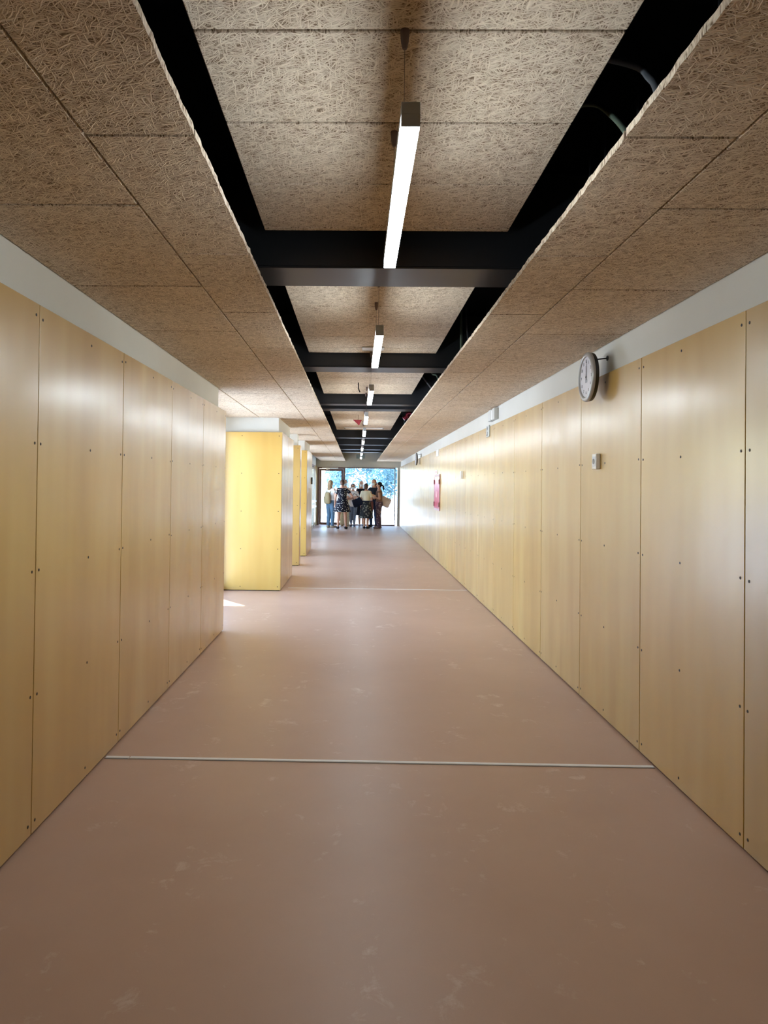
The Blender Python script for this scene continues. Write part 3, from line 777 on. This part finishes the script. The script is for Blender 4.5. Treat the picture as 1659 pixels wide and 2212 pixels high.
def person(loc, H, rz, label, skin, arms, legs, outfit, hair, mask=None, glasses=False, head_turn=0.0):
    o = tag(empty('person', (loc[0], loc[1], 0), rz), label, 'person')
    sk = SKIN[skin]
    V = lambda p: Vector(p)*H
    b = MB(); torso(b, H, 0.47, 0.888, 0)
    # head
    hm = MB()
    hm.ball((0, .004*H, .942*H), (.043*H, .052*H, .056*H), 18, 12)
    hm.ball((0, .016*H, .905*H), (.032*H, .036*H, .036*H), 14, 8)
    hm.ball((0, .058*H, .922*H), (.007*H, .012*H, .014*H), 8, 6)
    hm.ball((0, .050*H, .893*H), (.014*H, .008*H, .007*H), 8, 6)
    for s in (-1, 1):
        hm.ball((s*.044*H, -.004*H, .925*H), (.006*H, .011*H, .018*H), 8, 6)
    rot = Matrix.Rotation(head_turn, 3, 'Z')
    b.add([tuple(rot @ Vector(v)) for v in hm.v], hm.f)
    A = {}
    for s, key in ((-1, 'L'), (1, 'R')):
        sh = Vector((s*.100, -.004, .800)); el = Vector(arms[key][0]); wr_ = Vector(arms[key][1])
        A[key] = (sh*H, el*H, wr_*H)
        b.limb([sh*H, (sh*.5 + el*.5)*H, el*H], [.030*H, .027*H, .022*H])
        b.limb([el*H, (el*.6 + wr_*.4)*H, wr_*H], [.022*H, .021*H, .015*H])
        hd = arms[key][2] if len(arms[key]) > 2 else (wr_ - el)
        pn = arms[key][3] if len(arms[key]) > 3 else (-s, 0.3, 0)
        hand(b, wr_*H, hd, s, H, pn)
    G = {}
    for s, key in ((-1, 'L'), (1, 'R')):
        kn, an, ft = legs[key]
        hip = Vector((s*.052, 0, .50)); kn = Vector(kn); an = Vector(an)
        a = R(ft); fd = Vector((math.sin(a), math.cos(a), 0))
        G[key] = (hip*H, kn*H, an*H, fd)
        b.limb([hip*H, (hip*.5 + kn*.5)*H, kn*H], [.056*H, .048*H, .034*H])
        b.limb([kn*H, (kn*.68 + an*.32)*H, an*H], [.034*H, .034*H, .021*H])
        heel = Vector((an.x, an.y, 0))*H - fd*.025*H + Vector((0,0,.022*H)); toe = Vector((an.x, an.y, 0))*H + fd*.098*H + Vector((0,0,.014*H))
        b.limb([an*H, heel], [.021*H, .021*H]); b.limb([heel, (heel + toe)*.5 + Vector((0,0,.004*H)), toe], [.021*H, .023*H, .013*H]); b.limb([an*H, (heel*.4 + toe*.6)], [.02*H, .018*H])
    remesh(b, 'body', sk, o, 0.0075)
    # eyes
    for s in (-1, 1):
        e = MB().ball(tuple(rot @ Vector((s*.017*H, .0515*H, .938*H))), .006*H, 8, 6); e.build('eye', M['ink'], o, True)
    # clothing
    for it in outfit:
        k, mat = it[0], it[1]; c = MB()
        if k == 'top':
            _, _, z0, z1, sleeve, off = it[:6]
            torso(c, H, z0, z1, off)
            if sleeve > 0:
                for key in 'LR':
                    sh, el, w_ = A[key]; ins = Vector((0.02*H*(1 if key == 'L' else -1), 0, 0))
                    c.limb([sh + ins, sh + (el - sh)*min(sleeve, 1)], [.034*H + off*.6, .031*H + off*.6])
                    if sleeve > 1: c.limb([el, el + (w_ - el)*(sleeve - 1)], [.027*H + off*.5, .022*H + off*.5])
            remesh(c, it[6] if len(it) > 6 else 'top', mat, o, 0.010)
        elif k == 'pants':
            _, _, z1, cut, off, flare = it[:6]
            torso(c, H, 0.472, z1, off + 0.008)
            for key in 'LR':
                hip, kn, an, fd = G[key]; e = kn + (an - kn)*cut
                c.limb([hip, hip*.5 + kn*.5, kn], [.060*H + off, .052*H + off, .038*H + off + flare*.5])
                c.limb([kn, kn*.68 + e*.32, e], [.038*H + off + flare*.5, .037*H + off + flare*.8, .026*H + off + flare])
            remesh(c, 'trousers', mat, o, 0.010)
        elif k == 'skirt':
            _, _, z1, z0, r1, r0, wave = it[:7]
            rr = []; seg = 40; n = 9
            for i in range(n):
                f = i/(n - 1); z = (z1 + (z0 - z1)*f)*H; rad = (r1 + (r0 - r1)*f**0.8)*H
                rr.append([(rad*1.05*(1 + wave*f*math.sin(k2*2*math.pi*7/seg))*math.cos(2*math.pi*k2/seg), rad*0.85*(1 + wave*f*math.sin(k2*2*math.pi*7/seg + 1))*math.sin(2*math.pi*k2/seg), z) for k2 in range(seg)])
            inner = [[(x*0.97, y*0.97, z) for x, y, z in r_] for r_ in rr][::-1]
            c.loft(rr + inner, False)
            n_ = len(rr[0]); tot = len(rr)*2
            c.f += [((tot-1)*n_ + q, (tot-1)*n_ + (q+1) % n_, (q+1) % n_, q) for q in range(n_)]
            c.build('skirt', mat, o, True)
        elif k == 'shoes':
            for key in 'LR':
                hip, kn, an, fd = G[key]; c = MB()
                heel = Vector((an.x, an.y, 0)) - fd*.026*H + Vector((0,0,.026*H)); toe = Vector((an.x, an.y, 0)) + fd*.104*H + Vector((0,0,.020*H))
                c.limb([heel, (heel + toe)*.5, toe], [.026*H, .027*H, .019*H])
                for i, v in enumerate(c.v): c.v[i] = (v[0], v[1], max(v[2], 0.001))
                c.build('shoe', mat, o, True)
    # hair
    def rotated(mbx): 
        mbx.v = [tuple(rot @ Vector(v)) for v in mbx.v]; return mbx
    hk, hmat = hair[0], hair[1]
    h = MB()
    cap = MB().ball((0, -.010*H, .950*H), (.050*H, .055*H, .056*H), 18, 12)
    h.add(cap.v, cap.f)
    if hk == 'long':
        h.rings([(0, -.030*H, .78*H, .030*H, .014*H), (0, -.050*H, .80*H, .044*H, .022*H), (0, -.046*H, .86*H, .048*H, .030*H), (0, -.030*H, .92*H, .052*H, .040*H), (0, -.012*H, .96*H, .050*H, .048*H)], 16)
    elif hk == 'bun':
        h.ball((0, -.062*H, .930*H), (.022*H, .020*H, .024*H)); h.ball((0, -.02*H, .925*H), (.044*H, .044*H, .04*H))
    elif hk == 'bob':
        h.ball((0, -.020*H, .925*H), (.050*H, .044*H, .050*H)); h.ball((0, -.026*H, .900*H), (.044*H, .034*H, .034*H))
    elif hk == 'curly':
        rnd = random.Random(3)
        for q in range(26):
            a = rnd.uniform(0, 6.28); e = rnd.uniform(-.1, 1.3)
            p = Vector((math.cos(a)*math.cos(e)*.048, math.sin(a)*math.cos(e)*.050 - .010, .948 + math.sin(e)*.048))
            if p.y > .03 and p.z < .965: continue
            h.ball(tuple(p*H), .016*H, 8, 6)
        for s in (-1, 1): h.ball((s*.046*H, -.006*H, .915*H), (.018*H, .022*H, .03*H))
    elif hk == 'shoulder':
        h.rings([(0, -.030*H, .80*H, .050*H, .030*H), (0, -.030*H, .86*H, .056*H, .036*H), (0, -.022*H, .93*H, .054*H, .042*H), (0, -.010*H, .97*H, .046*H, .045*H)], 16)
    elif hk == 'ponytail':
        h.ball((0, -.02*H, .930*H), (.046*H, .042*H, .042*H))
        h.limb([(0, -.058*H, .935*H), (0, -.088*H, .905*H), (0, -.098*H, .855*H), (0, -.090*H, .825*H)], [.014*H, .022*H, .020*H, .008*H])
    if hk != 'skip':
        # keep the face clear
        rotated(h)
        remesh(h, 'hair', hmat, o, 0.008, 1)
    if mask:
        mk = MB()
        seg = 10; rows = []
        for zf, ry, rx in ((.925, .058, .036), (.915, .066, .040), (.900, .066, .038), (.882, .056, .032), (.874, .048, .024)):
            rows.append([(rx*H*math.sin(t), (ry*math.cos(t)**0.6 if math.cos(t) > 0 else 0)*H + .002*H, zf*H) for t in [R(-78 + 156*q/seg) for q in range(seg + 1)]])
        vs2 = [p for r_ in rows for p in r_]; n = seg + 1
        back = [(x*.96, y - .003*H, z) for x, y, z in vs2]
        fs = []
        for i in range(len(rows) - 1):
            for q in range(seg):
                a = i*n + q; fs.append((a, a+1, a+1+n, a+n)); m0 = len(vs2); fs.append((a+m0, a+n+m0, a+1+n+m0, a+1+m0))
        mk.add(vs2 + back, fs); rotated(mk)
        mk.build('face_mask', mask, o, True)
    if glasses:
        g = MB()
        for s in (-1, 1):
            c0 = Vector((s*.019*H, .058*H, .938*H))
            g.tube([c0 + Vector((.014*H*math.cos(t), 0, .011*H*math.sin(t))) for t in [2*math.pi*q/14 for q in range(15)]], .0022*H, 6)
            g.tube([(s*.033*H, .056*H, .940*H), (s*.046*H, .0, .938*H)], .002*H, 6)
        g.tube([(-.005*H, .059*H, .940*H), (.005*H, .059*H, .940*H)], .002*H, 6)
        rotated(g); g.build('glasses', M['black'], o)
    return o

C = lambda n, r, g, b_, ro=0.85: plain(n, srgb(r, g, b_), ro, 0, 0.12, 14, 0.2)
K = {
 'jeans': C('blue_jeans', 92, 118, 142), 'navyjeans': C('dark_navy_jeans', 40, 50, 78), 'cream': C('cream_cloth', 226, 216, 188), 'tan': C('tan_cloth', 168, 146, 112),
 'whitec': C('white_cloth', 238, 238, 240), 'blackc': C('black_cloth', 36, 38, 48), 'mauve': C('brown_mauve_cloth', 128, 100, 92), 'navy': C('navy_cloth', 34, 42, 66),
 'dress': mat_spots('black_dress_white_leaf_print', srgb(30, 31, 44), srgb(235, 232, 228), 20, 0.34, 0.44),
 'skirtp': mat_spots('dark_skirt_pale_flower_print', srgb(44, 46, 52), srgb(140, 140, 132), 11, 0.34, 0.58),
 'purplep': mat_spots('purple_print_cloth', srgb(88, 70, 88), srgb(184, 164, 172), 16, 0.34, 0.50),
 'creamp': mat_spots('cream_print_cloth', srgb(220, 206, 172), srgb(160, 142, 108), 18, 0.26, 0.38),
 'check': mat_check('grey_blue_check_cloth', srgb(122, 136, 158), srgb(70, 80, 104), 9.0),
 'maskw': C('white_mask', 232, 238, 242), 'maskb': C('pale_blue_mask', 178, 208, 228),
 'blond': C('dark_blond_hair', 150, 122, 92, .6), 'brownh': C('brown_hair', 96, 72, 60, .6), 'darkh': C('dark_hair', 54, 44, 42, .6), 'greyh': C('grey_brown_hair', 120, 106, 98, .6),
 'pale': C('light_hair', 206, 190, 160, .6), 'redh': C('auburn_hair', 120, 62, 52, .6), 'blackh': C('black_hair', 20, 20, 26, .5),
 'shoeb': C('beige_shoe', 176, 160, 136), 'shoed': C('dark_shoe', 40, 34, 36), 'shoew': C('pale_grey_shoe', 170, 178, 190), 'shoeblue': C('blue_grey_shoe', 90, 100, 122),
 'shoem': C('mauve_shoe', 126, 104, 104), 'tote': C('pale_pink_canvas', 206, 184, 170), 'brownbag': plain('brown_leather', srgb(120, 66, 50), 0.5), 'tanbag': C('tan_backpack_cloth', 150, 132, 100),
}
straight = {'L': ((-.056, .012, .275), (-.058, -.006, .045), -12), 'R': ((.056, .012, .275), (.058, -.006, .045), 12)}
wide = {'L': ((-.070, .010, .275), (-.082, -.006, .045), -14), 'R': ((.066, .010, .275), (.078, -.006, .045), 14)}
close = {'L': ((-.040, .012, .275), (-.036, -.006, .045), -10), 'R': ((.040, .012, .275), (.036, -.006, .045), 10)}
down = {'L': ((-.138, -.01, .635), (-.140, .03, .490)), 'R': ((.138, -.01, .635), (.140, .03, .490))}
bent = {'L': ((-.128, .01, .640), (-.070, .135, .660)), 'R': ((.128, .01, .640), (.070, .140, .650))}
crossed = {'L': ((-.132, .03, .640), (.020, .105, .655), (1, .15, .08), (0, -1, 0)), 'R': ((.132, .03, .640), (-.020, .128, .690), (-1, .1, .1), (0, -1, 0))}
akimbo = {'L': ((-.135, -.01, .635), (-.150, .04, .490)), 'R': ((.205, -.03, .660), (.100, .075, .600), (-1, .35, -.1), (0, -1, 0))}

person((-0.96, 26.86), 1.713, R(-40), 'person with long blond hair and blue jeans, seen from behind', 'a', down, straight,
       [('top', K['whitec'], .50, .826, .25, .010), ('pants', K['jeans'], .58, .97, .004, .010), ('shoes', K['shoeb'])], ('long', K['blond']))
person((-0.523, 26.11), 1.73, R(2), 'person in black dress with white print, back turned, hand on hip', 'b', akimbo, wide,
       [('top', K['dress'], .56, .832, .42, .010, 'dress_bodice'), ('skirt', K['dress'], .625, .345, .084, .165, .05), ('shoes', K['shoed'])], ('bun', K['brownh']))
person((-0.455, 28.02), 1.745, R(186), 'masked person in cream print trousers, half hidden by the black dress', 'a', down, straight,
       [('top', K['cream'], .49, .830, .45, .012), ('pants', K['creamp'], .58, .98, .010, .030), ('shoes', K['shoeb'])], ('bob', K['darkh']), K['maskb'])
person((-0.157, 27.72), 1.59, R(178), 'masked person in white top with folded arms and check trousers', 'a', crossed, close,
       [('top', K['whitec'], .47, .828, .40, .014), ('pants', K['check'], .56, .86, .003, .002), ('shoes', K['shoeblue'])], ('curly', K['greyh']), K['maskw'], True)
person((0.16, 28.12), 1.71, R(190), 'masked person with light hair and dark top, mostly hidden', 'a', down, close,
       [('top', K['blackc'], .48, .830, .45, .012), ('skirt', K['blackc'], .55, .24, .105, .125, .03), ('shoes', K['shoew'])], ('shoulder', K['pale']), K['maskw'])
person((0.322, 26.44), 1.61, R(-18), 'person in cream shawl top and dark printed skirt, back turned', 'b', {'L': ((-.128, -.01, .640), (-.140, .05, .505)), 'R': bent['R']}, close,
       [('top', K['cream'], .62, .834, .50, .018, 'shawl_top'), ('top', K['navy'], .54, .70, 0, .012, 'waist_wrap'), ('skirt', K['skirtp'], .60, .235, .095, .150, .06), ('shoes', K['shoed'])], ('bob', K['brownh']))
person((0.617, 27.53), 1.767, R(158), 'masked person with auburn hair, black sleeveless top, holding papers', 'a', bent, straight,
       [('top', K['blackc'], .52, .830, .12, .010), ('pants', K['navyjeans'], .57, .97, .003, .004), ('shoes', K['shoed'])], ('shoulder', K['redh']), K['maskw'])
person((0.792, 26.69), 1.668, R(82), 'person with black ponytail in profile, purple print trousers', 'b', {'L': ((-.128, -.025, .640), (-.060, .070, .665)), 'R': ((.128, -.025, .640), (.060, .075, .655))}, straight,
       [('top', K['mauve'], .50, .815, .10, .010), ('pants', K['purplep'], .58, .96, .006, .026), ('shoes', K['shoem'])], ('ponytail', K['blackh']))

# bags and papers the people carry
o = tag(empty('backpack', (-1.075, 26.72, 0.86), R(-40)), 'tan backpack on the back of the person with blond hair', 'bag')
MB().rings([(0, 0, 0.0, .10, .05), (0, 0, .05, .145, .085), (0, 0, .22, .14, .085), (0, 0, .36, .115, .065), (0, 0, .42, .07, .035)], 18).build('sack', K['tanbag'], o, True)
MB().tube([(-.08, .05, .40), (-.10, .13, .52), (-.10, .23, .50)], .016, 8).tube([(.08, .05, .40), (.10, .13, .52), (.10, .23, .50)], .016, 8).build('strap', K['tan'], o, True)
MB().cbox(-.15, -.12, -.04, .05, .10, .26, .01).build('side_pocket', K['blackc'], o)
def shoulder_bag(loc, rz, label, mat, w, d, hgt, strap, tilt=0.0):
    o = tag(empty('shoulder_bag', loc, rz), label, 'bag'); o.rotation_euler = (0, tilt, rz)
    mb = MB(); mb.loft([[(x*s, y*t2, z) for x, y in ((-w/2, -d/2), (0, -d/2*1.3), (w/2, -d/2), (w/2, d/2), (0, d/2*1.3), (-w/2, d/2))] for z, s, t2 in ((0, .86, .8), (hgt*.12, 1.0, 1.1), (hgt*.7, 1.0, .8), (hgt, .94, .25))])
    mb.build('bag_body', mat, o)
    MB().tube([(-w*.3, 0, hgt*.97), (-w*.2, 0, hgt + strap*.7), (0, 0, hgt + strap), (w*.2, 0, hgt + strap*.7), (w*.3, 0, hgt*.97)], .010, 8).build('strap', mat, o, True)
shoulder_bag((0.06, 26.40, 0.80), R(10), 'navy shoulder bag hanging by the shawl wearer', K['navy'], .34, .12, .28, .20, R(-22))
shoulder_bag((0.49, 27.25, 0.62), R(0), 'brown leather bag of the person with auburn hair', K['brownbag'], .22, .09, .34, .38)
shoulder_bag((0.95, 26.70, 0.80), R(-10), 'pale pink canvas tote of the person with ponytail', K['tote'], .36, .10, .34, .24, R(24))
o = tag(empty('papers', (0.55, 27.28, 1.13), R(-20)), 'white sheets of paper held by the person with auburn hair', 'papers')
MB().box(-.12, .12, -.08, .08, 0, .004).build('sheet', M['white'], o); MB().box(-.11, .125, -.085, .07, .0045, .007).build('sheet', M['white'], o)
